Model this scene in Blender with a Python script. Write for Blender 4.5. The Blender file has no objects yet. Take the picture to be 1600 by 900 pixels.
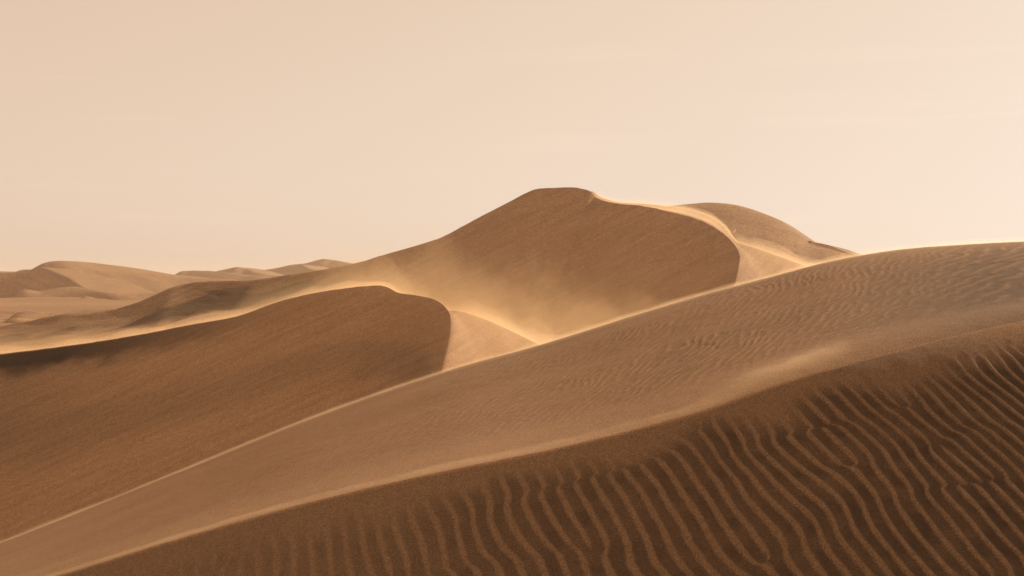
import bpy, math, random
import numpy as np

# ------------------------------------------------------------------ camera, sky, sun, exposure
EYE = 22.0            # camera height above the lowest desert floor (m)
F = 2222.2            # focal length in reference pixels (1600 wide), 50 mm lens
HOR = 432.0           # image row of the eye-level line
SUN_AZ = math.radians(44)     # to the right of straight ahead (+Y), towards +X
SUN_EL = math.radians(18)

scene = bpy.context.scene
col = scene.collection
cam_d = bpy.data.cameras.new('camera')
cam_d.lens = 50.0
cam_d.sensor_width = 36.0
cam_d.shift_y = -(450.0 - HOR) / 1600.0
cam_d.clip_start = 0.1
cam_d.clip_end = 40000
cam = bpy.data.objects.new('camera', cam_d)
cam.location = (0, 0, EYE)
cam.rotation_euler = (math.radians(90), 0, 0)
col.objects.link(cam)
scene.camera = cam

world = bpy.data.worlds.new('World')
scene.world = world
world.use_nodes = True
wn, wl = world.node_tree.nodes, world.node_tree.links
wn.clear()
w_out = wn.new('ShaderNodeOutputWorld')
w_bg = wn.new('ShaderNodeBackground')
w_sky = wn.new('ShaderNodeTexSky')
w_sky.sky_type = 'NISHITA'
w_sky.sun_disc = False
w_sky.sun_elevation = SUN_EL
w_sky.sun_rotation = SUN_AZ
w_sky.air_density = 1.0
w_sky.dust_density = 1.2
w_sky.ozone_density = 0.5
w_sky.altitude = 100
# airborne sand tints the whole sky beige
w_bw = wn.new('ShaderNodeRGBToBW')
wl.new(w_sky.outputs[0], w_bw.inputs[0])
w_den = wn.new('ShaderNodeMath'); w_den.operation = 'MULTIPLY_ADD'
w_den.inputs[1].default_value = 1 / 14.0; w_den.inputs[2].default_value = 1.0
wl.new(w_bw.outputs[0], w_den.inputs[0])
w_soft = wn.new('ShaderNodeMath'); w_soft.operation = 'DIVIDE'
wl.new(w_bw.outputs[0], w_soft.inputs[0]); wl.new(w_den.outputs[0], w_soft.inputs[1])
w_rgb = wn.new('ShaderNodeCombineColor')
for k, (gain, ex) in enumerate(((3.84, 0.25), (2.51, 0.37), (1.58, 0.51))):
    p = wn.new('ShaderNodeMath'); p.operation = 'POWER'; p.inputs[1].default_value = ex
    q = wn.new('ShaderNodeMath'); q.operation = 'MULTIPLY'; q.inputs[1].default_value = gain
    wl.new(w_soft.outputs[0], p.inputs[0]); wl.new(p.outputs[0], q.inputs[0]); wl.new(q.outputs[0], w_rgb.inputs[k])
# very faint wisps of high cloud
w_tc = wn.new('ShaderNodeTexCoord'); w_map = wn.new('ShaderNodeMapping')
w_map.inputs['Scale'].default_value = (2.2, 2.2, 34.0); w_map.inputs['Rotation'].default_value = (0.02, 0.03, 0.4)
w_no = wn.new('ShaderNodeTexNoise'); w_no.inputs['Scale'].default_value = 1.6; w_no.inputs['Detail'].default_value = 7; w_no.inputs['Roughness'].default_value = .6
w_mr = wn.new('ShaderNodeMapRange'); w_mr.inputs[1].default_value = .56; w_mr.inputs[2].default_value = .85; w_mr.inputs[3].default_value = 1.0; w_mr.inputs[4].default_value = 1.05
wl.new(w_tc.outputs['Generated'], w_map.inputs[0]); wl.new(w_map.outputs[0], w_no.inputs['Vector']); wl.new(w_no.outputs[0], w_mr.inputs[0])
w_mul = wn.new('ShaderNodeMix'); w_mul.data_type = 'RGBA'; w_mul.blend_type = 'MULTIPLY'; w_mul.inputs['Factor'].default_value = 1
wl.new(w_rgb.outputs[0], w_mul.inputs['A']); wl.new(w_mr.outputs[0], w_mul.inputs['B'])
wl.new(w_mul.outputs['Result'], w_bg.inputs[0])
w_bg.inputs[1].default_value = 0.15
wl.new(w_bg.outputs[0], w_out.inputs[0])

sun_d = bpy.data.lights.new('sun', 'SUN')
sun_d.energy = 5.0
sun_d.angle = math.radians(0.6)
sun_d.color = (1.0, 0.82, 0.59)
sun = bpy.data.objects.new('sun', sun_d)
sun.rotation_euler = (math.radians(90) - SUN_EL, 0, math.pi - SUN_AZ)
col.objects.link(sun)

vs = scene.view_settings
vs.view_transform = 'Standard'
vs.look = 'None'
vs.gamma = 1.0
vs.exposure = 0.0
scene.cycles.use_denoising = True
scene.cycles.max_bounces = 6
scene.cycles.volume_bounces = 2
scene.cycles.transparent_max_bounces = 96

# ------------------------------------------------------------------ numeric helpers
rng = np.random.default_rng(7)

def P(px, py, d):
    """point seen at pixel (px, py) of the reference, d metres straight ahead"""
    return ((px - 800.0) / F * d, d, EYE - (py - HOR) / F * d)

def smooth(a, b, x):
    t = np.clip((x - a) / (b - a), 0, 1)
    return t * t * (3 - 2 * t)

class VNoise:
    """value noise on a periodic lattice"""
    def __init__(self, seed, n=256):
        self.n = n
        self.g = np.random.default_rng(seed).random((n, n)) * 2 - 1
    def __call__(self, x, y):
        xi = np.floor(x).astype(int); yi = np.floor(y).astype(int)
        fx = x - xi; fy = y - yi
        fx = fx * fx * fx * (fx * (fx * 6 - 15) + 10); fy = fy * fy * fy * (fy * (fy * 6 - 15) + 10)
        n = self.n
        a = self.g[xi % n, yi % n]; b = self.g[(xi + 1) % n, yi % n]
        c = self.g[xi % n, (yi + 1) % n]; d = self.g[(xi + 1) % n, (yi + 1) % n]
        return (a * (1 - fx) + b * fx) * (1 - fy) + (c * (1 - fx) + d * fx) * fy
    def fbm(self, x, y, o=4):
        s = 0; a = 0.5
        for k in range(o):
            s = s + a * self(x * 2 ** k + 17.3 * k, y * 2 ** k + 5.1 * k); a *= 0.5
        return s

N1, N2, N3 = VNoise(1), VNoise(2), VNoise(3)

def chordal(Pt, axis_n, samples):
    """Catmull-Rom with chord-length knots through Pt (K,3), samples per-segment list -> (n,3)"""
    K = len(Pt)
    t = np.concatenate([[0], np.cumsum(np.sqrt(np.linalg.norm(np.diff(Pt, axis=0), axis=1)) + 1e-6)])
    m = np.zeros_like(Pt)
    for i in range(K):
        if i == 0: m[i] = (Pt[1] - Pt[0]) / (t[1] - t[0])
        elif i == K - 1: m[i] = (Pt[-1] - Pt[-2]) / (t[-1] - t[-2])
        else:
            h0, h1 = t[i] - t[i - 1], t[i + 1] - t[i]
            s0, s1 = (Pt[i] - Pt[i - 1]) / h0, (Pt[i + 1] - Pt[i]) / h1
            m[i] = (s0 * h1 + s1 * h0) / (h0 + h1)
    out = []
    for i in range(K - 1):
        n = samples[i]
        s = np.linspace(0, 1, n, endpoint=(i == K - 2))[:, None]
        h = t[i + 1] - t[i]
        out.append((2*s**3 - 3*s**2 + 1) * Pt[i] + (s**3 - 2*s**2 + s) * h * m[i] + (-2*s**3 + 3*s**2) * Pt[i+1] + (s**3 - s**2) * h * m[i+1])
    return np.concatenate(out)

def loft(rows, nu, nv, crease=None):
    """rows: list of R lists of K 3D points. nu: samples per column segment, nv: samples per row segment.
    crease: {row index: sharpness array over the K columns}. Returns G (V,U,3), u (0..K-1), v (0..R-1)."""
    rows = [np.array(r, float) for r in rows]
    K = len(rows[0])
    if isinstance(nu, int): nu = [nu] * (K - 1)
    R = np.stack([chordal(r, 0, nu) for r in rows])          # R,U,3
    uu = np.concatenate([np.linspace(i, i + 1, nu[i], endpoint=(i == K - 2)) for i in range(K - 1)])
    n = len(rows)
    h = np.sqrt(np.linalg.norm(np.diff(R, axis=0), axis=2)) + 1e-5   # n-1,U
    mL = np.zeros_like(R); mR = np.zeros_like(R)
    for j in range(n):
        if j == 0: mL[j] = mR[j] = (R[1] - R[0]) / h[0][:, None]
        elif j == n - 1: mL[j] = mR[j] = (R[-1] - R[-2]) / h[-1][:, None]
        else:
            s0 = (R[j] - R[j-1]) / h[j-1][:, None]; s1 = (R[j+1] - R[j]) / h[j][:, None]
            sm = (s0 * h[j][:, None] + s1 * h[j-1][:, None]) / (h[j] + h[j-1])[:, None]
            c = np.zeros(len(uu))
            if crease and j in crease: c = np.interp(uu, np.arange(K), crease[j])
            c = c[:, None]
            mL[j] = sm * (1 - c) + s0 * c; mR[j] = sm * (1 - c) + s1 * c
    out, vv = [], []
    for j in range(n - 1):
        k = nv[j]
        s = np.linspace(0, 1, k, endpoint=(j == n - 2))
        vv.append(s + j)
        s = s[:, None, None]; hh = h[j][None, :, None]
        out.append((2*s**3 - 3*s**2 + 1) * R[j] + (s**3 - 2*s**2 + s) * hh * mR[j] + (-2*s**3 + 3*s**2) * R[j+1] + (s**3 - s**2) * hh * mL[j+1])
    return np.concatenate(out), uu, np.concatenate(vv)

def normals(G):
    du = np.gradient(G, axis=1); dv = np.gradient(G, axis=0)
    n = np.cross(du, dv)
    n /= np.linalg.norm(n, axis=2, keepdims=True) + 1e-12
    n[n[..., 2] < 0] *= -1
    return n

def mesh_from_grid(name, G, mat, attrs=None):
    V, U = G.shape[:2]
    me = bpy.data.meshes.new(name)
    idx = np.arange(V * U).reshape(V, U)
    q = np.stack([idx[:-1, :-1], idx[:-1, 1:], idx[1:, 1:], idx[1:, :-1]], axis=-1).reshape(-1, 4)
    a, b, c = G[0, 0], G[0, 1], G[1, 0]
    if np.cross(b - a, c - a)[2] < 0: q = q[:, ::-1]
    me.vertices.add(V * U)
    me.vertices.foreach_set('co', G.reshape(-1).astype(np.float32))
    me.loops.add(q.size)
    me.loops.foreach_set('vertex_index', q.reshape(-1).astype(np.int32))
    me.polygons.add(len(q))
    me.polygons.foreach_set('loop_start', np.arange(0, q.size, 4, dtype=np.int32))
    me.polygons.foreach_set('use_smooth', np.ones(len(q), dtype=bool))
    me.update(calc_edges=True)
    me.validate()
    for k, v in (attrs or {}).items():
        at = me.attributes.new(k, 'FLOAT', 'POINT')
        at.data.foreach_set('value', v.reshape(-1).astype(np.float32))
    me.materials.append(mat)
    ob = bpy.data.objects.new(name, me)
    col.objects.link(ob)
    return ob

def closed_skin(name, top, bottom, mat):
    """closed shell between two grids of the same shape"""
    V, U = top.shape[:2]
    n = V * U
    idx = np.arange(n).reshape(V, U)
    qt = np.stack([idx[:-1, :-1], idx[:-1, 1:], idx[1:, 1:], idx[1:, :-1]], axis=-1).reshape(-1, 4)
    a, b, c = bottom[0, 0], bottom[0, 1], bottom[1, 0]
    if np.cross(b - a, c - a)[2] < 0: qt = qt[:, ::-1]
    qb = qt[:, ::-1] + n
    ring = np.concatenate([idx[0, :], idx[1:, -1], idx[-1, -2::-1], idx[-2:0:-1, 0]])
    r2 = np.roll(ring, -1)
    qs = np.stack([ring, ring + n, r2 + n, r2], axis=-1)
    q = np.concatenate([qt, qb, qs])
    me = bpy.data.meshes.new(name)
    me.from_pydata(np.concatenate([top.reshape(-1, 3), bottom.reshape(-1, 3)]).tolist(), [], q.tolist())
    me.update()
    import bmesh
    bm = bmesh.new(); bm.from_mesh(me)
    bmesh.ops.recalc_face_normals(bm, faces=bm.faces[:])
    bm.to_mesh(me); bm.free()
    me.materials.append(mat)
    ob = bpy.data.objects.new(name, me)
    col.objects.link(ob)
    return ob

def tag(o, label=None, kind=None, category=None, group=None):
    if label: o['label'] = label
    if kind: o['kind'] = kind
    if category: o['category'] = category
    if group: o['group'] = group
    return o

# ------------------------------------------------------------------ materials
SAND = (0.372, 0.226, 0.125)
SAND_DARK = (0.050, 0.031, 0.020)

def sand_material(name, base=SAND, grain=0.02, grain_scale=30.0, streak=0.0, streak_scale=1.0, streak_angle=25.0,
                  patch=0.12, patch_scale=0.05, fine=0.0, fine_scale=3.0, dark_attr=False, contrast=.2):
    m = bpy.data.materials.new(name); m.use_nodes = True
    nt = m.node_tree; N, L = nt.nodes, nt.links
    N.clear()
    out = N.new('ShaderNodeOutputMaterial'); bs = N.new('ShaderNodeBsdfPrincipled')
    bs.inputs['Roughness'].default_value = 0.95
    bs.inputs['Specular IOR Level'].default_value = 0.15
    L.new(bs.outputs[0], out.inputs[0])
    geo = N.new('ShaderNodeNewGeometry')
    pos = geo.outputs['Position']
    # large soft patches of slightly redder and greyer sand
    n1 = N.new('ShaderNodeTexNoise'); n1.inputs['Scale'].default_value = patch_scale
    n1.inputs['Detail'].default_value = 5; L.new(pos, n1.inputs['Vector'])
    # single grains
    n2 = N.new('ShaderNodeTexNoise'); n2.inputs['Scale'].default_value = grain_scale
    n2.inputs['Detail'].default_value = 3; L.new(pos, n2.inputs['Vector'])
    mixc = N.new('ShaderNodeMix'); mixc.data_type = 'RGBA'
    mr = N.new('ShaderNodeMapRange'); mr.inputs[1].default_value = 0.3; mr.inputs[2].default_value = 0.7
    L.new(n1.outputs[0], mr.inputs[0]); L.new(mr.outputs[0], mixc.inputs['Factor'])
    mixc.inputs['A'].default_value = (base[0] * (1 - patch), base[1] * (1 - patch * 1.15), base[2] * (1 - patch * 1.25), 1)
    mixc.inputs['B'].default_value = (base[0] * (1 + patch * .7), base[1] * (1 + patch * .7), base[2] * (1 + patch * .7), 1)
    cur = mixc.outputs['Result']
    def mul(cur, fac_socket, lo, hi, a=0.3, b=0.7):
        r = N.new('ShaderNodeMapRange'); r.inputs[1].default_value = a; r.inputs[2].default_value = b
        r.inputs[3].default_value = lo; r.inputs[4].default_value = hi
        L.new(fac_socket, r.inputs[0])
        x = N.new('ShaderNodeMix'); x.data_type = 'RGBA'; x.blend_type = 'MULTIPLY'; x.inputs['Factor'].default_value = 1
        L.new(cur, x.inputs['A']); L.new(r.outputs[0], x.inputs['B'])
        return x.outputs['Result']
    cur = mul(cur, n2.outputs[0], 1 - contrast, 1 + contrast, .36, .64)
    n3 = N.new('ShaderNodeTexNoise'); n3.inputs['Scale'].default_value = grain_scale * 0.23
    n3.inputs['Detail'].default_value = 4; n3.inputs['Roughness'].default_value = .65; L.new(pos, n3.inputs['Vector'])
    cur = mul(cur, n3.outputs[0], 0.90, 1.10)
    height = n2.outputs[0]
    bump = N.new('ShaderNodeBump'); bump.inputs['Strength'].default_value = 1.0
    bump.inputs['Distance'].default_value = grain
    L.new(height, bump.inputs['Height'])
    last = bump
    if fine > 0:
        mp = N.new('ShaderNodeMapping'); mp.inputs['Rotation'].default_value = (0, 0, math.radians(-20))
        mp.inputs['Scale'].default_value = (1, 0.22, 0.5)
        L.new(pos, mp.inputs[0])
        nf = N.new('ShaderNodeTexNoise'); nf.inputs['Scale'].default_value = fine_scale; nf.inputs['Detail'].default_value = 4
        nf.inputs['Distortion'].default_value = 0.6
        L.new(mp.outputs[0], nf.inputs['Vector'])
        b2 = N.new('ShaderNodeBump'); b2.inputs['Distance'].default_value = fine
        L.new(nf.outputs[0], b2.inputs['Height']); L.new(last.outputs[0], b2.inputs['Normal']); last = b2
    if streak > 0:
        # wind-drawn streaks: noise stretched along an inclined direction
        mp = N.new('ShaderNodeMapping')
        mp.inputs['Rotation'].default_value = (0, math.radians(streak_angle), 0)
        mp2 = N.new('ShaderNodeMapping'); mp2.inputs['Scale'].default_value = (0.05, 0.02, 1.0)
        L.new(pos, mp.inputs[0]); L.new(mp.outputs[0], mp2.inputs[0])
        ns = N.new('ShaderNodeTexNoise'); ns.inputs['Scale'].default_value = streak_scale; ns.inputs['Detail'].default_value = 6
        ns.inputs['Roughness'].default_value = 0.6
        L.new(mp2.outputs[0], ns.inputs['Vector'])
        cur = mul(cur, ns.outputs[0], 1 - streak, 1 + streak)
        b3 = N.new('ShaderNodeBump'); b3.inputs['Distance'].default_value = streak * 0.6 / streak_scale
        L.new(ns.outputs[0], b3.inputs['Height']); L.new(last.outputs[0], b3.inputs['Normal']); last = b3
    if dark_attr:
        # dark mineral grains and plain darkening, mixed in where the mesh attribute says
        at = N.new('ShaderNodeAttribute'); at.attribute_name = 'dark_mix'
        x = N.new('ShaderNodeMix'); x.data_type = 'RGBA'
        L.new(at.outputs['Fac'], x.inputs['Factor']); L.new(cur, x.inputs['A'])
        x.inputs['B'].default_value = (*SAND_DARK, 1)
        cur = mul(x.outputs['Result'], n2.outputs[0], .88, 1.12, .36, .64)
    L.new(cur, bs.inputs['Base Color'])
    L.new(last.outputs[0], bs.inputs['Normal'])
    return m

def dust_material(name, density, color=(0.97, 0.80, 0.60), aniso=0.45):
    m = bpy.data.materials.new(name); m.use_nodes = True
    N, L = m.node_tree.nodes, m.node_tree.links
    N.clear()
    out = N.new('ShaderNodeOutputMaterial'); pv = N.new('ShaderNodeVolumePrincipled')
    pv.inputs['Color'].default_value = (*color, 1)
    pv.inputs['Density'].default_value = density
    pv.inputs['Anisotropy'].default_value = aniso
    L.new(pv.outputs[0], out.inputs['Volume'])
    return m

# ------------------------------------------------------------------ ground to the horizon
def ground():
    d = np.concatenate([np.linspace(-60, 600, 180), np.geomspace(620, 5000, 100)])
    s = np.linspace(-1, 1, 241)
    D, S = np.meshgrid(d, s, indexing='ij')
    half = 260 + np.maximum(D, 0) * 0.9
    X = S * half
    Z = -7 + 17.0 * smooth(150, 215, D) - 4.5 * smooth(-55, -110, X) * smooth(360, 320, D) + N1.fbm(X / 140, D / 90) * (0.8 + 3.5 * smooth(400, 900, D)) 
    G = np.stack([X, D, Z], -1)
    return tag(mesh_from_grid('desert_ground', G, sand_material('valley sand', patch_scale=0.01, fine=0.3, fine_scale=0.2)), kind='structure',
               label='low sandy plain between the dunes, reaching to the horizon')
ground()

# ------------------------------------------------------------------ near dune with the rippled slope
X1 = [-330, -150, 90, 300, 500, 700, 850, 1000, 1100, 1200, 1300, 1400, 1500, 1600, 1750, 1950, 2300, 2800]
def col_interp(tab):
    t = np.array(tab, float)
    return np.interp(X1, t[:, 0], t[:, 1])
r2y = col_interp([(-330, 1040), (-150, 970), (90, 900), (300, 836), (500, 781), (700, 735), (850, 705), (1000, 669), (1100, 641), (1200, 606), (1300, 575), (1400, 548), (1500, 522), (1600, 500), (1750, 470), (1950, 440), (2300, 420), (2800, 430)])
r2d = col_interp([(-330, 32), (90, 30), (500, 28), (850, 27), (1100, 27), (1350, 28), (1600, 30), (1950, 33)])
r1y = col_interp([(-330, 985), (-150, 910), (0, 848), (90, 816), (200, 773), (300, 731), (400, 690), (500, 650), (600, 611), (700, 580), (840, 540), (850, 538), (1000, 491), (1100, 461), (1200, 435), (1300, 409), (1340, 401), (1400, 392), (1500, 384), (1600, 379), (1750, 376), (1950, 380), (2300, 392), (2800, 420)])
r1d = col_interp([(-330, 62), (0, 60), (400, 58), (840, 56), (1200, 52), (1600, 46), (1950, 44)])
slope_t = col_interp([(-330, .46), (90, .46), (500, .48), (850, .50), (1200, .52), (1600, .50), (1950, .5)])
def near_row(k):      # k = share of the slope from R2 (0) to far below the frame (1)
    out = []
    for x, y, d, t in zip(X1, r2y, r2d, slope_t):
        p = np.array(P(x, y, d))
        run = 9.0 * k
        # downhill is towards the camera and a little to the left
        q = p + np.array([-0.12 * run, -run, -t * run * (0.93 + 0.07 * k)])
        out.append(tuple(q))
    return out
def band_row(k, dip):
    out = []
    for x, y2, d2, y1, d1 in zip(X1, r2y, r2d, r1y, r1d):
        a, b = np.array(P(x, y2, d2)), np.array(P(x, y1, d1))
        p = a * (1 - k) + b * k
        p[2] += np.interp(x, [-200, 300, 850, 1200, 1600], dip)
        out.append(tuple(p))
    return out
def beyond_row(dd, dz):
    return [tuple(np.array(P(x, y, d)) + np.array([0.25 * dd, dd, -dz])) for x, y, d in zip(X1, r1y, r1d)]
rows = [near_row(1.6), near_row(1.0), near_row(0.5), near_row(0.2),
        [P(x, y, d) for x, y, d in zip(X1, r2y, r2d)],
        band_row(0.18, [-.05, -.12, -.10, 0.05, 0.10]), band_row(0.5, [0.1, .0, 0.0, 0.12, .25]), band_row(0.8, [0.15, .12, .15, .25, .25]),
        [P(x, y, d) for x, y, d in zip(X1, r1y, r1d)],
        beyond_row(5, 1.0), beyond_row(14, 5.5), beyond_row(26, 13)]
sharp2 = np.interp(X1, [-400, 700, 1000, 1250, 1400], [1, 1, .9, .35, 0])
nu1 = [20, 40, 95, 95, 105, 105, 85, 85, 62, 62, 62, 62, 62, 62, 90, 110, 120, 40]
G1, u1, v1 = loft(rows, nu1[:len(X1) - 1], [14, 110, 90, 50, 60, 90, 90, 70, 20, 14, 8],
                  crease={4: sharp2, 8: np.full(len(X1), 0.25)})
n1 = normals(G1)

def wave_packet(x, y, lam, ang, spread_k, spread_a, n, seed):
    """ripple train with natural forks: complex sum of close wave vectors; returns phase and envelope"""
    r = np.random.default_rng(seed)
    Z = 0
    for i in range(n):
        k = 2 * math.pi / lam * (1 + spread_k * r.normal())
        a = ang + spread_a * r.normal()
        Z = Z + np.exp(1j * (k * (x * math.cos(a) + y * math.sin(a)) + r.uniform(0, 2 * math.pi)))
    return np.angle(Z), np.abs(Z) / math.sqrt(n)

Xg, Yg = G1[..., 0], G1[..., 1]
VV = np.broadcast_to(v1[:, None], Xg.shape); UU = np.broadcast_to(u1[None, :], Xg.shape)
PX = np.interp(UU, np.arange(len(X1)), X1)
# large ripples on the near slope: crests run down the slope, a little to the right
wx = Xg + 0.16 * N1.fbm(Xg * .6, Yg * .6, 2); wy = (Yg - 25) * (1 + .055 * Xg) + 0.2 * N2.fbm(Xg * .5, Yg * .5, 2)
ph, env = wave_packet(wx, wy, 0.31, math.radians(14), 0.065, 0.055, 16, 9)
ph = ph + 0.45 * np.sin(ph)
ripA = (1 - np.abs(np.sin(ph / 2)) ** 1.15) * (.55 + .45 * smooth(0.0, 0.5, env))
along = (4 - VV)                                   # 0 at the crest, grows downslope
edge = 0.55 + 0.35 * N3(PX / 140.0, 0 * PX) + 0.4 * smooth(1500, 1000, PX) * 0
maskA = smooth(0.22, 0.82, along + 0.22 * N3(Xg * .8, Yg * .8) + 0.16 * N2(wx * 2.6 + wy * 1.1, wy * .5)) * (VV < 4) 
maskA = maskA * np.interp(PX, [60, 300, 600, 900, 1950, 2250], [0.2, 0.6, 0.9, 1, 1, 0])
# fine scaly ripples on the band behind the crest
wx = Xg + 0.5 * N2.fbm(Xg * .6, Yg * .25, 3); wy = Yg + 0.5 * N1.fbm(Xg * .6, Yg * .3, 3)
phB, envB = wave_packet(wx, wy, 0.28, math.radians(-24), 0.15, 0.15, 18, 11)
ripB = ((1 + np.cos(phB + .4 * np.sin(phB))) / 2) ** 1.2 * smooth(0.05, 0.7, envB)
maskB = smooth(4.5, 5.3, VV) * smooth(8.0, 7.2, VV) * np.interp(PX, [100, 400, 800, 1300, 1950, 2300], [0.25, 0.55, 0.95, 1, 1, 0])
maskB = maskB * (0.65 + 0.35 * smooth(-.3, .3, N3.fbm(Xg * .25, Yg * .12)))
# wider ripples on the right shoulder
phC, envC = wave_packet(wx, wy, 0.55, math.radians(-40), 0.12, 0.14, 14, 21)
ripC = ((1 + np.cos(phC + .4 * np.sin(phC))) / 2) ** 1.3 * smooth(0.05, 0.6, envC)
maskC = smooth(1330, 1560, PX) * smooth(2400, 2000, PX) * smooth(4.5, 5.2, VV) * smooth(7.6, 6.6, VV)
maskB = maskB * (1 - .8 * maskC)
disp = 0.040 * ripA * maskA + 0.011 * ripB * maskB + 0.022 * ripC * maskC
disp += 0.03 * N2.fbm(Xg * .35, Yg * .35) * smooth(3.9, 3.3, VV)
disp += 0.008 * N3.fbm(Xg * 2.5, Yg * 2.5, 4)
G1d = G1 + n1 * disp[..., None]
# coarse dark grains lie in the troughs; the whole lee slope is also mixed darker
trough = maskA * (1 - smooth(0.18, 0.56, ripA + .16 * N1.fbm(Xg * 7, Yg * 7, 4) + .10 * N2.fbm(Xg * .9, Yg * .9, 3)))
dark_mix = trough * np.interp(PX, [100, 500, 900, 1600], [0.18, .42, .70, .92]) * (.85 + .3 * N1.fbm(Xg * 3, Yg * 3))
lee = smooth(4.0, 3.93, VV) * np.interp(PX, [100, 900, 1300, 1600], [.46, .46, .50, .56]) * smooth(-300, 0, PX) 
dark_mix = 1 - (1 - np.clip(dark_mix, 0, 1)) * (1 - lee * smooth(1700, 1300, PX + 300 * (VV - 4)))
dark_mix = 1 - (1 - dark_mix) * (1 - .27 * maskB * (1 - ripB)) * (1 - .42 * maskC * (1 - ripC)) * (1 - .42 * smooth(1150, 1600, PX) * smooth(7, 5.4, VV) * (VV >= 4))  # the band also gets darker towards the right shoulder
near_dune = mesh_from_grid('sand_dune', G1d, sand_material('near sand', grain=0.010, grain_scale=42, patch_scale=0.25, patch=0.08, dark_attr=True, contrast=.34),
                           {'dark_mix': np.clip(dark_mix, 0, 1)})
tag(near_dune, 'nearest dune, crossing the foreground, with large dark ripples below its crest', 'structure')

# ------------------------------------------------------------------ middle dune with the sharp curved edge
crest2 = [(-350, 588, 160), (-150, 568, 156), (0, 553, 152), (100, 541, 150), (200, 526, 147), (300, 507, 145), (370, 494, 143), (440, 470, 141), (500, 456.5, 139), (570, 447, 137), (600, 447, 136), (622, 457, 134.5),
          (650, 461.5, 132), (683, 470, 128.5), (700, 486, 125), (704, 505, 120), (700, 535, 113), (693, 565, 107), (688, 592, 102), (684, 620, 98)]
foot2 = [(-500, 1010, 0), (-270, 985, 0), (-100, 915, 0), (10, 875, 0), (115, 830, 0), (220, 785, 0), (290, 760, 0), (360, 730, 0), (420, 705, 0), (485, 680, 0), (515, 672, 0), (535, 668, 0),
         (560, 660, 0), (585, 655, 0), (600, 650, 0), (612, 648, 0), (628, 646, 0), (641, 645, 0), (655, 645, 0), (668, 648, 0)]
back2 = [(0, 0, 0)] * 14 + [(712, 486, 129), (738, 492, 131), (772, 505, 133), (806, 521, 134), (840, 538, 134), (875, 557, 133)]
def steep_foot(crest, foot, deg):
    """slide each foot along its sight line until the face has the given slope"""
    out = []
    for (c, f, g) in zip(crest, foot, deg):
        C_ = np.array(P(*c)); best = None
        for d in np.linspace(c[2] * .6, c[2] * .999, 400):
            q = np.array(P(f[0], f[1], d))
            a_ = math.degrees(math.atan2(C_[2] - q[2], np.hypot(*(C_[:2] - q[:2]))))
            if best is None or abs(a_ - g) < best[0]: best = (abs(a_ - g), q)
        out.append(best[1])
    return out
C2 = [np.array(P(*c)) for c in crest2]
F2 = steep_foot(crest2, foot2, [29] * 3 + [30] * 6 + [31] * 5 + [31, 30, 29, 27, 25, 22])
off2 = {9: (3, 11, -1.0), 10: (1, 9, -1.2), 11: (0, 7, -1.3), 12: (-1, 5, -1.4), 13: (-1.5, 3, -1.2)}
B2 = [np.array(P(*c)) if c[2] else C2[i] + np.array(off2.get(i, (4, 12, -0.9))) for i, c in enumerate(back2)]
def lerp_rows(A, B, k, dz=0): return [tuple(a * (1 - k) + b * k + np.array([0, 0, dz if np.isscalar(dz) else dz[i]])) for i, (a, b) in enumerate(zip(A, B))]
sag = np.array([-.1] * 7 + [-.2, -.3, -.4, -.4, -.4, -.4, -.4] + [-.45, -.4, -.3, -.2, -.1, 0])
for st_ in ((4, -8, -9), (8, -16, -26)):        # the right end runs down under the valley floor
    for L_ in (C2, F2, B2): L_.append(L_[-1] + np.array(st_))
    crest2.append(crest2[-1]); sag = np.append(sag, 0)
rows2 = [[tuple(f + np.array([-3, -10, -5])) for f in F2], [tuple(f) for f in F2], lerp_rows(C2, F2, 0.66, sag), lerp_rows(C2, F2, 0.33, sag * .8),
         [tuple(c) for c in C2], lerp_rows(C2, B2, 0.5, [0] * 14 + [-.05, -.25, -.5, -.7, -.9, -1, -1, -1]), [tuple(b) for b in B2],
         [tuple(b + np.array([3, 12, -2.2])) for b in B2], [tuple(b + np.array([8, 32, -6])) for b in B2], [tuple(b + np.array([10, 45, -14])) for b in B2]]
K2 = len(crest2)
G2, u2, v2 = loft(rows2, 24, [6, 30, 40, 40, 24, 24, 16, 12, 8], crease={4: np.interp(np.arange(K2), [0, 14, 15, 16, 19], [1, .9, .45, .1, 0]), 6: np.array([0] * 14 + [.6] * 8)})
Xg, Zg = G2[..., 0], G2[..., 2]
VV = np.broadcast_to(v2[:, None], Xg.shape); UU = np.broadcast_to(u2[None, :], Xg.shape)
PX = np.interp(UU, np.arange(K2), [c[0] for c in crest2])
a = math.radians(24)
sA = Xg * math.cos(a) + Zg * math.sin(a); sB = -Xg * math.sin(a) + Zg * math.cos(a)
st = N1.fbm(sA / 22, sB * 1.6, 5) + .9 * N3.fbm(sA / 50, sB / 3.5, 3)
G2[..., 2] += .03 * N2.fbm(PX / 14, 0 * PX, 3) * np.exp(-((VV - 4) / .35) ** 2)
G2 = G2 + normals(G2) * (0.10 * st * smooth(4.0, 3.7, VV) * smooth(0.8, 1.5, VV))[..., None]
dark_mix2 = smooth(0.55, 0.18, (4 - VV) + 0.12 * N2.fbm(PX / 30, VV * 6)) * (VV < 4.0) * np.interp(PX, [-200, 100, 230, 400, 520], [.95, .95, .7, .25, 0])
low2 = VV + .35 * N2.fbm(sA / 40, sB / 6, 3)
dark_mix2 = dark_mix2 + (.34 * smooth(300, -60, PX) * smooth(2.2, 3.0, VV) + .12 * smooth(560, 690, PX) + .22 * smooth(3.0, 2.5, low2) * smooth(1.7, 2.2, low2)) * (VV < 4) * smooth(3.95, 3.3, VV) + 0.22 * smooth(0.0, 0.5, N3.fbm(sA / 60, sB / 4.0)) * (VV < 3.6)  # broad darkening: left side, right end and a low band across the face
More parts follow.
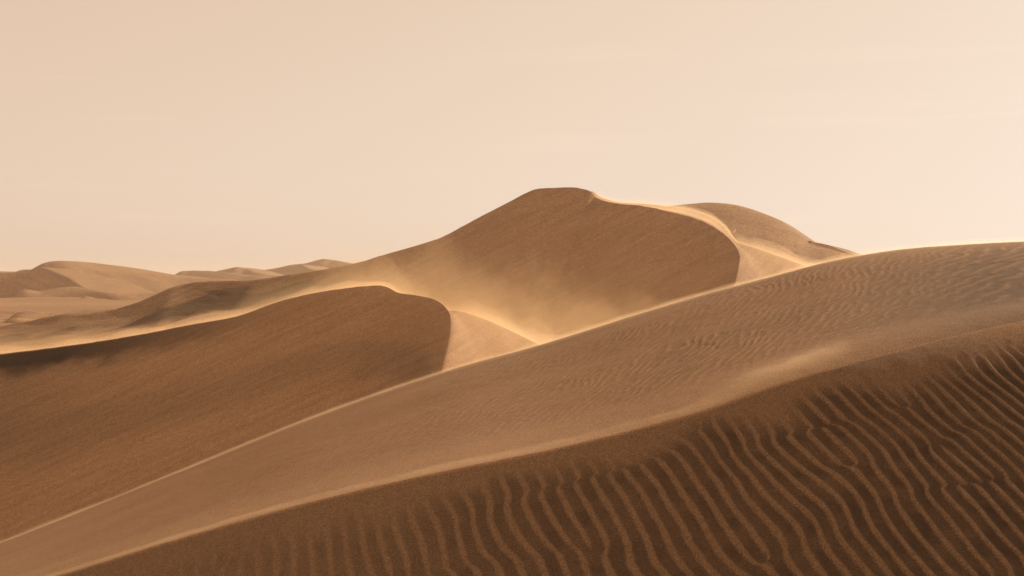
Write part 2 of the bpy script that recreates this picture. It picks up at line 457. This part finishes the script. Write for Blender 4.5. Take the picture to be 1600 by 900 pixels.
mid_dune = mesh_from_grid('sand_dune', G2, sand_material('middle sand', grain=0.012, grain_scale=8, streak=0.12, streak_scale=2.8, streak_angle=24, patch=0.05, patch_scale=0.05, dark_attr=True, contrast=.09),
                          {'dark_mix': np.clip(dark_mix2, 0, 1)})
tag(mid_dune, 'smooth middle dune on the left whose sharp crest hooks round at its right end', 'structure')

# ------------------------------------------------------------------ great dune with the peak
crest3 = [(-350, 528, 312), (-150, 517, 318), (0, 509, 324), (52, 500, 327), (95, 491, 330), (168, 485, 334), (210, 474, 338), (238, 462, 341), (266, 450, 344), (297, 442, 348), (336, 439, 350), (400, 437, 353), (440, 431, 355),
          (490, 424, 357), (560, 410, 360), (600, 398, 362), (687, 372, 366), (733, 348, 369), (800, 313, 372), (833, 297, 372.5), (850, 294, 372.5), (880, 293, 372), (905, 294, 371.5),
          (923, 299, 370.5), (932, 309, 369.5), (963, 318, 366), (1004, 322, 361), (1040, 330, 355), (1070, 337, 350), (1100, 347, 344), (1126, 362, 337), (1145, 379, 328), (1155, 396, 318), (1155, 411, 308), (1149, 439, 292), (1140, 475, 280)]
foot3 = [(-380, 560, 0), (-170, 552, 0), (-10, 545, 0), (38, 540, 0), (78, 536, 0), (148, 529, 0), (188, 524, 0), (214, 520, 0), (240, 516, 0), (268, 513, 0), (304, 510, 0), (364, 510, 0), (402, 510, 0),
         (448, 510, 0), (512, 510, 0), (550, 510, 0), (630, 510, 0), (672, 510, 0), (730, 510, 0), (758, 510, 0), (774, 510, 0), (802, 510, 0), (825, 511, 0),
         (843, 511, 0), (854, 512, 0), (878, 514, 0), (905, 515, 0), (930, 516, 0), (952, 515, 0), (978, 512, 0), (1006, 508, 0), (1032, 504, 0), (1055, 500, 0), (1072, 497, 0), (1095, 493, 0), (1118, 490, 0)]
back3 = [(0, 0, 0)] * 23 + [(926, 299.5, 380), (940, 308.5, 385), (966, 316, 388), (1010, 319.5, 388), (1045, 323, 390), (1078, 328, 388), (1108, 338, 380), (1133, 355, 358), (1153, 379, 334), (1180, 387.5, 340), (1206, 396.5, 346), (1257, 415, 352), (1310, 436, 354)]
C3 = [np.array(P(*c)) for c in crest3]; F3 = steep_foot(crest3, foot3, [9, 9, 10, 11, 12, 14, 17, 20, 22, 24] + [26, 28, 29, 30, 31] + [32] * 11 + [29] * 10)
B3 = [np.array(P(*c)) if c[2] else C3[i] + np.array([8, 14, -1.6 - i * .12]) for i, c in enumerate(back3)]
for st_ in ((8, -16, -12), (16, -30, -34)):
    for L_ in (C3, F3, B3): L_.append(L_[-1] + np.array(st_))
    crest3.append(crest3[-1])
K3 = len(crest3)
sag3 = -0.012 * np.array([np.linalg.norm(c - f) for c, f in zip(C3, F3)])
floor3, floor3b = [], []
for c, f in zip(C3, F3):
    # apron in front of the dune, running on downslope under the valley floor
    w = f - c; w[2] = 0; w /= np.linalg.norm(w)
    floor3.append(tuple(f + w * 9 + np.array([0, 0, -2.0])))
    floor3b.append(tuple(f + w * 18 + np.array([0, 0, -8.0])))
rows3 = [floor3b, floor3, [tuple(f) for f in F3], lerp_rows(C3, F3, 0.66, sag3), lerp_rows(C3, F3, 0.33, sag3 * .8), [tuple(c) for c in C3],
         lerp_rows(C3, B3, 0.5, [0] * 23 + [0, -.2, -.2, -.3, -.3, -.3, -.3, -.3, -.3, -.8, -1.3, -1.8, -2, -2, -2]), [tuple(b) for b in B3],
         [tuple(b + np.array([5, 16, -2.5])) for b in B3], [tuple(b + np.array([14, 45, -10])) for b in B3], [tuple(b + np.array([30, 90, -26])) for b in B3]]
G3, u3, v3 = loft(rows3, 20, [5, 16, 40, 40, 40, 24, 24, 10, 8, 6], crease={5: np.interp(np.arange(K3), [0, 8, 16, 20, 33, 35], [.4, .5, .8, .9, .8, .2]), 7: np.array([0] * 31 + [.7] * 7)})
Xg, Yg, Zg = G3[..., 0], G3[..., 1], G3[..., 2]
VV = np.broadcast_to(v3[:, None], Xg.shape); UU = np.broadcast_to(u3[None, :], Xg.shape)
PX = np.interp(UU, np.arange(K3), [c[0] for c in crest3])
a = math.radians(27)
sA = Xg * math.cos(a) + Zg * math.sin(a); sB = -Xg * math.sin(a) + Zg * math.cos(a)
face = smooth(5.0, 4.85, VV) * smooth(1.6, 2.4, VV)
lumps = N2.fbm(PX / 75, VV * 2.0 + PX / 200, 4) * smooth(600, 420, PX) * smooth(5, 4.5, VV) * smooth(2.0, 2.6, VV)
G3[..., 2] += .12 * N2.fbm(PX / 14, 0 * PX, 3) * np.exp(-((VV - 5) / .35) ** 2)
G3 = G3 + normals(G3) * (0.35 * N1.fbm(sA / 60, sB * .35, 4) * face + 0.45 * lumps)[..., None]
heavy3 = (.45 + .55 * smooth(-.02, .3, N1.fbm(PX / 90 + 3, VV * 1.2 - PX / 160, 5))) * smooth(620, 460, PX) * smooth(5.0, 4.8, VV) * smooth(2.2, 3.0, VV) * .75
great_dune = mesh_from_grid('sand_dune', G3, sand_material('great dune sand', grain=0.04, grain_scale=2.6, streak=0.14, streak_scale=1.3, streak_angle=27, patch=0.05, patch_scale=0.02, dark_attr=True, contrast=.10),
                            {'dark_mix': np.clip(heavy3, 0, 1)})
tag(great_dune, 'tallest dune in the centre with flat-topped peak and a long tail to the left', 'structure')

# ------------------------------------------------------------------ dune behind the peak, to the right
def simple_dune(crest, foot, back, label, mat, nu=18, steep=None, sharp=.6, lump=0.0, ls=20.0, sagk=-.02, nv=(4, 20, 20, 16, 8)):
    C = [np.array(P(*c)) for c in crest]
    Fo = steep_foot(crest, foot, [steep] * len(crest)) if steep else [np.array(P(*c)) for c in foot]
    drop_ = np.array([0, 0, -28.0 if crest[0][2] > 350 else -12.0])
    for L_ in (C, Fo):
        L_.insert(0, L_[0] + (L_[0] - L_[1]) * 1.2 + drop_); L_.append(L_[-1] + (L_[-1] - L_[-2]) * 1.2 + drop_)
    K = len(C)
    rows = [[tuple(f + np.array([0, -.35, -.18]) * np.linalg.norm(c - f)) for c, f in zip(C, Fo)], [tuple(f) for f in Fo],
            lerp_rows(C, Fo, .5, [sagk * np.linalg.norm(c - f) for c, f in zip(C, Fo)]), [tuple(c) for c in C],
            [tuple(c + np.array(back) * np.array([.35, .35, .2])) for c in C], [tuple(c + np.array(back)) for c in C]]
    G, u, v = loft(rows, nu, list(nv), crease={3: np.full(K, sharp)})
    if lump:
        G = G + normals(G) * (lump * N3.fbm(G[..., 0] / ls, G[..., 1] / ls, 4))[..., None]
    return tag(mesh_from_grid('sand_dune', G, mat), label, 'structure'), G, u, v

m_far = sand_material('far sand', grain=0.15, grain_scale=1.2, streak=0.14, streak_scale=0.5, streak_angle=-14, patch=0.06, patch_scale=0.01)
crest4 = [(960, 336, 455), (1000, 327, 455), (1040, 322.5, 455), (1075, 319, 455), (1107, 316.5, 455), (1135, 318, 453), (1160, 322.5, 450), (1190, 332, 446), (1214, 342, 442), (1230, 352, 438), (1250, 366, 433), (1268, 379, 428), (1300, 388, 422), (1340, 401, 415), (1420, 425, 400)]
foot4 = [(940, 360, 410), (985, 360, 405), (1020, 362, 400), (1055, 370, 394), (1090, 382, 388), (1115, 392, 382), (1140, 404, 376), (1165, 414, 372), (1190, 420, 368), (1210, 424, 366), (1230, 428, 364), (1250, 430, 362), (1280, 432, 362), (1310, 436, 362), (1390, 445, 360)]
back_dune, G4, u4, v4 = simple_dune(crest4, foot4, (40, 80, -22), 'lighter dune rising behind the right shoulder of the tallest dune', m_far, sharp=.5, lump=.15, ls=18, sagk=-.015)
crest4b = [(1262, 377.5, 428), (1276, 379.5, 426), (1291, 382, 424), (1310, 389, 420), (1340, 400.5, 414), (1400, 420, 402)]
foot4b = [(1262, 384, 424), (1276, 387, 421), (1292, 391, 418), (1312, 399, 413), (1340, 409, 406), (1400, 432, 394)]
simple_dune(crest4b, foot4b, (30, 30, -10), 'low ridge on the skyline at the right foot of the lighter back dune', m_far, sharp=1)
crest4c = [(1240, 379, 424), (1262, 385, 420), (1285, 393, 415), (1310, 402, 408), (1360, 420, 398)]
foot4c = [(1236, 388, 416), (1258, 393, 413), (1282, 400, 408), (1308, 409, 402), (1355, 428, 392)]
simple_dune(crest4c, foot4c, (24, 24, -9), 'lower of the two small ridges at the right foot of the back dune', m_far, sharp=1)

# ------------------------------------------------------------------ far dunes on the left
c5 = [(-160, 440, 820), (-60, 428, 850), (0, 426, 870), (46, 424, 880), (60, 417, 885), (66, 418, 880), (84, 425, 860), (101, 432, 830), (122, 445, 790), (134, 454, 755), (135, 462, 730), (128, 472, 700)]
f5 = [(-220, 480, 740), (-120, 478, 730), (-60, 476, 720), (-10, 476, 715), (10, 477, 712), (20, 477, 710), (45, 477, 705), (65, 477, 700), (90, 477, 695), (108, 477, 692), (116, 477, 690), (122, 477, 688)]
f5 = [(x_, 472, 0) for x_, y_, d_ in f5]
simple_dune(c5, f5, (80, 90, -16), 'far left dune with a curved shaded face, nearest of the distant dunes', m_far, sharp=1, nu=10, lump=.3, ls=40, steep=27)
c5b = [(30, 424, 960), (50, 421, 955), (70, 411, 950), (84, 408.5, 945), (98, 408, 940), (119, 412, 930), (154, 421, 920), (182, 423, 920), (238, 427.5, 920), (280, 433, 920), (380, 444, 900)]
f5b = [(20, 470, 740), (60, 470, 730), (90, 466, 735), (115, 464, 735), (140, 468, 720), (170, 474, 690), (200, 476, 680), (240, 474, 690), (290, 470, 720), (340, 468, 740), (440, 465, 760)]
simple_dune(c5b, f5b, (80, 120, -16), 'broad pale slope with a rounded top behind the far left dune', m_far, sharp=.3, nu=10, lump=.5, ls=50)
fars = [
 ([(-200, 428, 1700), (-60, 424, 1750), (20, 424, 1750), (60, 424, 1750), (160, 432, 1700)], 'level dune line at the far left edge, beyond the other dunes'),
 ([(262, 434, 1400), (273, 429.5, 1400), (283, 424, 1400), (296, 423, 1400), (332, 424, 1380), (380, 430, 1350), (430, 438, 1300)], 'small far dune with a flat top, left of the round far hump'),
 ([(318, 430, 1500), (340, 424, 1500), (358, 420, 1500), (371, 418, 1500), (382, 420, 1500), (394, 424, 1480), (420, 430, 1450), (450, 436, 1400)], 'round-topped far hump in the middle of the distant row'),
 ([(380, 428, 1650), (404, 423, 1650), (420, 421, 1650), (441, 417, 1650), (455, 414, 1650), (466, 413, 1650), (482, 418, 1600), (520, 428, 1550), (560, 436, 1500)], 'stepped far dune just left of the highest distant crest'),
 ([(440, 422, 1850), (465, 413, 1850), (480, 411, 1850), (495, 407, 1850), (507, 405, 1850), (519, 407, 1850), (539, 410.5, 1830), (570, 418, 1800), (620, 432, 1750)], 'highest crest of the distant row, meeting the tail of the tallest dune'),
]
for cr, lab in fars:
    ft = [(x - 16, 446 + (x % 5), d - 95) for x, y, d in cr]
    simple_dune(cr, ft, (60, 160, -18), lab, m_far, nu=14, sharp=.8, lump=1.1, ls=55)
# low swells in front of the far left dune
low = [
 ([(-200, 484, 470), (-60, 485, 470), (0, 485.5, 470), (60, 488, 465), (110, 491, 455), (170, 494, 440), (260, 505, 420)], [(-200, 497, 430), (-60, 497, 430), (0, 497, 430), (60, 498, 428), (110, 499, 425), (170, 500, 420), (260, 510, 400)], 'low pale swell of sand at the left edge below the far dunes'),
 ([(20, 492, 400), (80, 488, 400), (120, 484, 405), (160, 482.5, 405), (200, 483, 400), (260, 488, 390), (330, 500, 380)], [(0, 508, 360), (60, 506, 358), (110, 503, 360), (160, 502, 360), (210, 502, 358), (270, 505, 352), (330, 512, 345)], 'low sand ridge just behind the tail of the tallest dune'),
]
for cr, ft, lab in low:
    simple_dune(cr, ft, (10, 40, -5), lab, m_far, nu=10, sharp=.6, lump=.25, ls=25)

# ------------------------------------------------------------------ sand blown over the crests and through the valley
def veil(label, G, u, v, ur, vr, heights, density, shape, drop=0.06, step=(1, 1), color=(0.97, 0.76, 0.52), aniso=.55):
    """nested closed layers of drifting sand lying on a dune surface; shape(U, V) gives 0..1 relative thickness"""
    iu = np.where((u >= ur[0]) & (u <= ur[1]))[0][::step[0]]; iv = np.where((v >= vr[0]) & (v <= vr[1]))[0][::step[1]]
    S = G[np.ix_(iv, iu)]
    Vn = ((v[iv] - vr[0]) / (vr[1] - vr[0]))[:, None]; Un = ((u[iu] - ur[0]) / (ur[1] - ur[0]))[None, :]
    th = shape(Un, Vn, S) * smooth(0, .06, Un) * smooth(1, .94, Un) * smooth(0, .05, Vn) * smooth(1, .95, Vn)
    root = None
    for k, h in enumerate(heights):
        top = S.copy(); top[..., 2] += np.maximum(th, 0) * h - .006
        bot = S.copy(); bot[..., 2] -= drop * (1 + k)
        o = closed_skin('blowing_sand' if root is None else 'sand_layer', top, bot, dust_material('blown sand', density / len(heights), color, aniso))
        o['kind'] = 'stuff'
        if root is None: root = tag(o, label, 'stuff')
        else: o.parent = root
    return root

bell = lambda x, c, w: np.exp(-((x - c) / w) ** 2)
def colu(cols, x): return float(np.interp(x, [c if np.isscalar(c) else c[0] for c in cols], np.arange(len(cols))))
# valley below the great dune: drift lying over whatever ground is there
from mathutils import Vector
from mathutils.bvhtree import BVHTree
def ground_heights(objs, X, Y):
    Z = np.full(X.shape, -1e9)
    for o in objs:
        vs_ = np.empty(len(o.data.vertices) * 3, np.float32); o.data.vertices.foreach_get('co', vs_)
        t = BVHTree.FromPolygons(vs_.reshape(-1, 3).tolist(), [list(p.vertices) for p in o.data.polygons])
        for i in np.ndindex(X.shape):
            h = t.ray_cast(Vector((X[i], Y[i], 200)), Vector((0, 0, -1)))
            if h[0] is not None: Z[i] = max(Z[i], h[0].z)
    return Z
def valley_drift():
    n, m = 150, 80
    X = np.linspace(-150, 50, n)[None, :] + np.zeros((m, 1)); Y = np.linspace(146, 362, m)[:, None] + np.zeros((1, n))
    S = ground_heights([bpy.data.objects['desert_ground'], great_dune, mid_dune], X, Y)
    xs = X * 300 / (0.5 * Y + 150)
    h = np.interp(xs, [-140, -94, -67, -47, -32, -13, 0, 13, 35], [.6, .7, 1.6, 5.5, 10, 11, 9, 7, 5])
    st = N1.fbm(X / 11 + Y / 60, Y / 34 - X / 50, 4); st2 = N2.fbm(X / 3.5, Y / 16 + X / 12, 3)
    edge = smooth(0, .1, (X + 150) / 200) * smooth(1, .85, (X + 150) / 200) * smooth(146, 185, Y) * smooth(362, 330, Y)
    root = None
    for k, f in enumerate((.30, .5, .7, .9, 1.15, 1.45)):
        st2 = N2.fbm(X / 3.2 + 7 * k, Y / 20 + X / 9 + 3 * k, 4)
        top_z = 10 + h * (1 + .40 * st + .75 * st2) * f
        zt = np.maximum(S + .02, S * (1 - edge) + top_z * edge)
        top = np.stack([X, Y, zt], -1); bot = np.stack([X, Y, S - .6 - .4 * k], -1)
        o = closed_skin('blowing_sand' if root is None else 'sand_layer', top, bot, dust_material('valley drift', 0.00100, (0.97, .72, .43), .55))
        o['kind'] = 'stuff'
        if root is None: root = tag(o, 'glowing drift of blown sand in the valley below the tallest dune', 'stuff')
        else: o.parent = root
valley_drift()
def crest_drift():
    """sand hanging just behind the highest part of the middle dune's crest"""
    n, m = 90, 40
    X = np.linspace(-34, 4, n)[None, :] + np.zeros((m, 1)); Y = np.linspace(127, 168, m)[:, None] + np.zeros((1, n))
    S = ground_heights([bpy.data.objects['desert_ground'], mid_dune], X, Y)
    edge = smooth(-34, -22, X) * smooth(4, -4, X) * smooth(127, 137, Y + (X + 8) * .4) * smooth(168, 150, Y)
    root = None
    for k, f in enumerate((.5, 1.0, 1.7, 2.6)):
        th = f * edge * np.clip(1 + .9 * N1.fbm(X / 2.2 + 5 * k, Y / 7 + X / 5, 4), 0, 3)
        top = np.stack([X, Y, S + th - .02], -1); bot = np.stack([X, Y, S - .5 - .2 * k], -1)
        o = closed_skin('blowing_sand' if root is None else 'sand_layer', top, bot, dust_material('blown sand', 0.009, (0.97, .74, .47), .55))
        o['kind'] = 'stuff'
        if root is None: root = tag(o, 'bright spray of sand lifting behind the hooked end of the middle dune', 'stuff')
        else: o.parent = root
crest_drift()
# back of the middle dune's crest
veil('thin bright sheet of sand streaming over the middle dune crest', G2, u2, v2, (0.2, 10.2), (3.97, 6.6), (.25, .55, 1.0), 0.24,
     lambda U, V, S: bell(V, .3, .35) * (1 + .9 * N2.fbm(S[..., 0] / 4, S[..., 1] / 6, 4)), step=(2, 2))
veil('sand drifting over the lit flank right of the middle dune edge', G2, u2, v2, (14.2, 18.9), (4.1, 7.4), (.25, .6, 1.1), 0.11,
     lambda U, V, S: (.35 * smooth(0, .3, V) + bell(V, .6, .22)) * (1 + 1.2 * N2.fbm(S[..., 0] / 2.5, S[..., 1] / 5, 4)), step=(2, 2))
# the two edges of the near dune
veil('sand skimming over the skyline edge of the nearest dune', G1d, u1, v1, (0.3, 14.6), (7.3, 9.6), (.05, .11, .20), 0.22,
     lambda U, V, S: bell(V, .40, .3) * (1 + .8 * N2.fbm(S[..., 0] / 1.5, S[..., 1] / 3, 4)), step=(4, 3), drop=.02)
def inner_shape(U, V, S):
    wide = smooth(.72, .92, U)
    return (bell(V, .12, .16) * (1 - wide) * .8 + bell(V, .40, .30) * wide * 1.5) * (1 + .9 * N3.fbm(S[..., 0] / .8, S[..., 1] / 1.5, 4))
veil('sand skimming over the inner crest of the nearest dune', G1d, u1, v1, (0.3, 10.5), (3.98, 4.95), (.02, .04, .075), 0.5, inner_shape, step=(3, 1), drop=.015)
# shoulder and faces of the great dune
veil('sand smoking off the right shoulder crest of the tallest dune', G3, u3, v3, (23.5, 31.2), (5.02, 7.4), (.4, .9, 1.6), 0.05,
     lambda U, V, S: bell(V, .5, .4) * (1 + .9 * N2.fbm(S[..., 0] / 7, S[..., 1] / 9, 4)), step=(2, 2), drop=.15)
veil('sand streaming along the bright ridge right of the tallest dune', G3, u3, v3, (30.8, 34.9), (5.2, 8.2), (.4, 1.0, 1.9), 0.07,
     lambda U, V, S: (.3 * smooth(0, .3, V) + bell(V, .65, .18)) * (1 + .9 * N2.fbm(S[..., 0] / 6, S[..., 1] / 9, 4)), step=(2, 2), drop=.15)
def face_wisps(U, V, S):
    a_ = S[..., 0] * .8 + S[..., 2] * .6; b_ = -S[..., 0] * .6 + S[..., 2] * .8
    return (.85 + .35 * smooth(-.3, .6, N1.fbm(a_ / 60 + 4, b_ / 3.5, 4))) * (.03 + smooth(.95, .10, V)) * smooth(0, .2, U) * smooth(1, .8, U) * 1.6
veil('thin wisps of sand drifting across the shaded face of the tallest dune', G3, u3, v3, (14, 34), (1.9, 4.7), (1.0, 2.3, 4.0), 0.055, face_wisps, step=(1, 1), drop=.3)
def plume(px, py, d, length, height, label):
    """small flag of sand blown off a crest to the right: a closed tapering wedge"""
    n, m = 14, 10
    t = np.linspace(0, 1, n); a_ = np.linspace(0, 2 * np.pi, m, endpoint=False)
    o_ = np.array(P(px, py, d))
    ring = [[o_ + np.array([length * k, 1.6 * math.sin(q) * (.3 + k) + .4 * length * k, height * k + (.10 + .5 * k * (1 - k)) * math.cos(q) * height]) for q in a_] for k in t]
    verts = [tuple(v_) for r_ in ring for v_ in r_] + [tuple(o_ - np.array([.3, 0, .1])), tuple(o_ + np.array([length * 1.05, .42 * length, height]))]
    faces = [(i_ * m + q, i_ * m + (q + 1) % m, (i_ + 1) * m + (q + 1) % m, (i_ + 1) * m + q) for i_ in range(n - 1) for q in range(m)]
    faces += [(n * m, (q + 1) % m, q) for q in range(m)] + [(n * m + 1, (n - 1) * m + q, (n - 1) * m + (q + 1) % m) for q in range(m)]
    me = bpy.data.meshes.new('blowing_sand'); me.from_pydata(verts, [], faces)
    bm = bmesh.new(); bm.from_mesh(me); bmesh.ops.recalc_face_normals(bm, faces=bm.faces[:]); bm.to_mesh(me); bm.free()
    me.materials.append(dust_material('blown sand', .06, (.85, .62, .42), .3))
    o = bpy.data.objects.new('blowing_sand', me); col.objects.link(o)
    tag(o, label, 'stuff')
import bmesh
plume(1213, 342.5, 442, 8, 1.6, 'small flag of sand blown off the kink in the back dune skyline')
plume(1272, 380.5, 426, 9, 1.2, 'small flag of sand blown off the low skyline ridge at the far right')

# ------------------------------------------------------------------ small pale scraps on the sand
def scrap(px, py, d, size, bend, label, on):
    """a bent strip of pale material, thick in the middle, standing in the sand"""
    o_ = np.array(P(px, py, d)); n, m = 9, 8
    o_[2] = ground_heights([on], o_[:1], o_[1:2])[0]      # rests on that dune
    verts, faces = [], []
    for i_ in range(n):
        k = i_ / (n - 1)
        c_ = np.array([size * .45 * (k ** bend), .12 * size * math.sin(3 * k), size * (k ** 1.4) - .12 * size])
        r_ = size * .27 * (math.sin(math.pi * (.12 + .8 * k)) ** .7)
        for q in range(m):
            a_ = 2 * math.pi * q / m
            verts.append(tuple(o_ + c_ + np.array([math.cos(a_) * r_, math.sin(a_) * r_ * .5, math.sin(a_ + .6) * r_ * .55])))
    faces = [(i_ * m + q, i_ * m + (q + 1) % m, (i_ + 1) * m + (q + 1) % m, (i_ + 1) * m + q) for i_ in range(n - 1) for q in range(m)]
    faces += [tuple(range(m))[::-1], tuple(range((n - 1) * m, n * m))]
    me = bpy.data.meshes.new('pale_scrap'); me.from_pydata(verts, [], faces)
    for p_ in me.polygons: p_.use_smooth = True
    m_ = bpy.data.materials.get('pale scrap')
    if not m_:
        m_ = bpy.data.materials.new('pale scrap'); m_.use_nodes = True
        b_ = m_.node_tree.nodes['Principled BSDF']; b_.inputs['Roughness'].default_value = .6
        tr_ = m_.node_tree.nodes.new('ShaderNodeBsdfTranslucent'); tr_.inputs[0].default_value = (.9, .8, .65, 1)
        mx_ = m_.node_tree.nodes.new('ShaderNodeMixShader'); mx_.inputs[0].default_value = .55
        m_.node_tree.links.new(b_.outputs[0], mx_.inputs[1]); m_.node_tree.links.new(tr_.outputs[0], mx_.inputs[2])
        m_.node_tree.links.new(mx_.outputs[0], m_.node_tree.nodes['Material Output'].inputs[0])
        t_ = m_.node_tree.nodes.new('ShaderNodeTexNoise'); t_.inputs['Scale'].default_value = 6
        r_ = m_.node_tree.nodes.new('ShaderNodeMix'); r_.data_type = 'RGBA'
        r_.inputs['A'].default_value = (.72, .62, .48, 1); r_.inputs['B'].default_value = (.88, .82, .72, 1)
        m_.node_tree.links.new(t_.outputs[0], r_.inputs['Factor']); m_.node_tree.links.new(r_.outputs['Result'], b_.inputs['Base Color'])
    me.materials.append(m_)
    o = bpy.data.objects.new('pale_scrap', me); col.objects.link(o)
    tag(o, label, category='scrap')
scrap(1146, 365, 413.3, 1.25, 2.0, 'small pale hook-shaped scrap on the sand behind the tallest dune crest', back_dune)
scrap(367, 493, 335.5, .6, 1.2, 'tiny pale scrap in the bright sand just above the middle dune crest', great_dune)

# ------------------------------------------------------------------ haze
import bmesh
def haze():
    me = bpy.data.meshes.new('haze')
    bm = bmesh.new()
    bmesh.ops.create_cube(bm, size=1)
    for v in bm.verts:
        v.co.x *= 9800; v.co.y = (v.co.y + .5) * 5400 - 250; v.co.z = -12 + (v.co.z + .5) * 60.5
    bm.to_mesh(me); bm.free()
    me.materials.append(dust_material('hanging dust', 0.00012, (0.99, 0.93, 0.85), 0.2))
    o = bpy.data.objects.new('haze', me); col.objects.link(o)
    tag(o, kind='stuff', label='thin warm dust haze hanging over the whole desert')
haze()
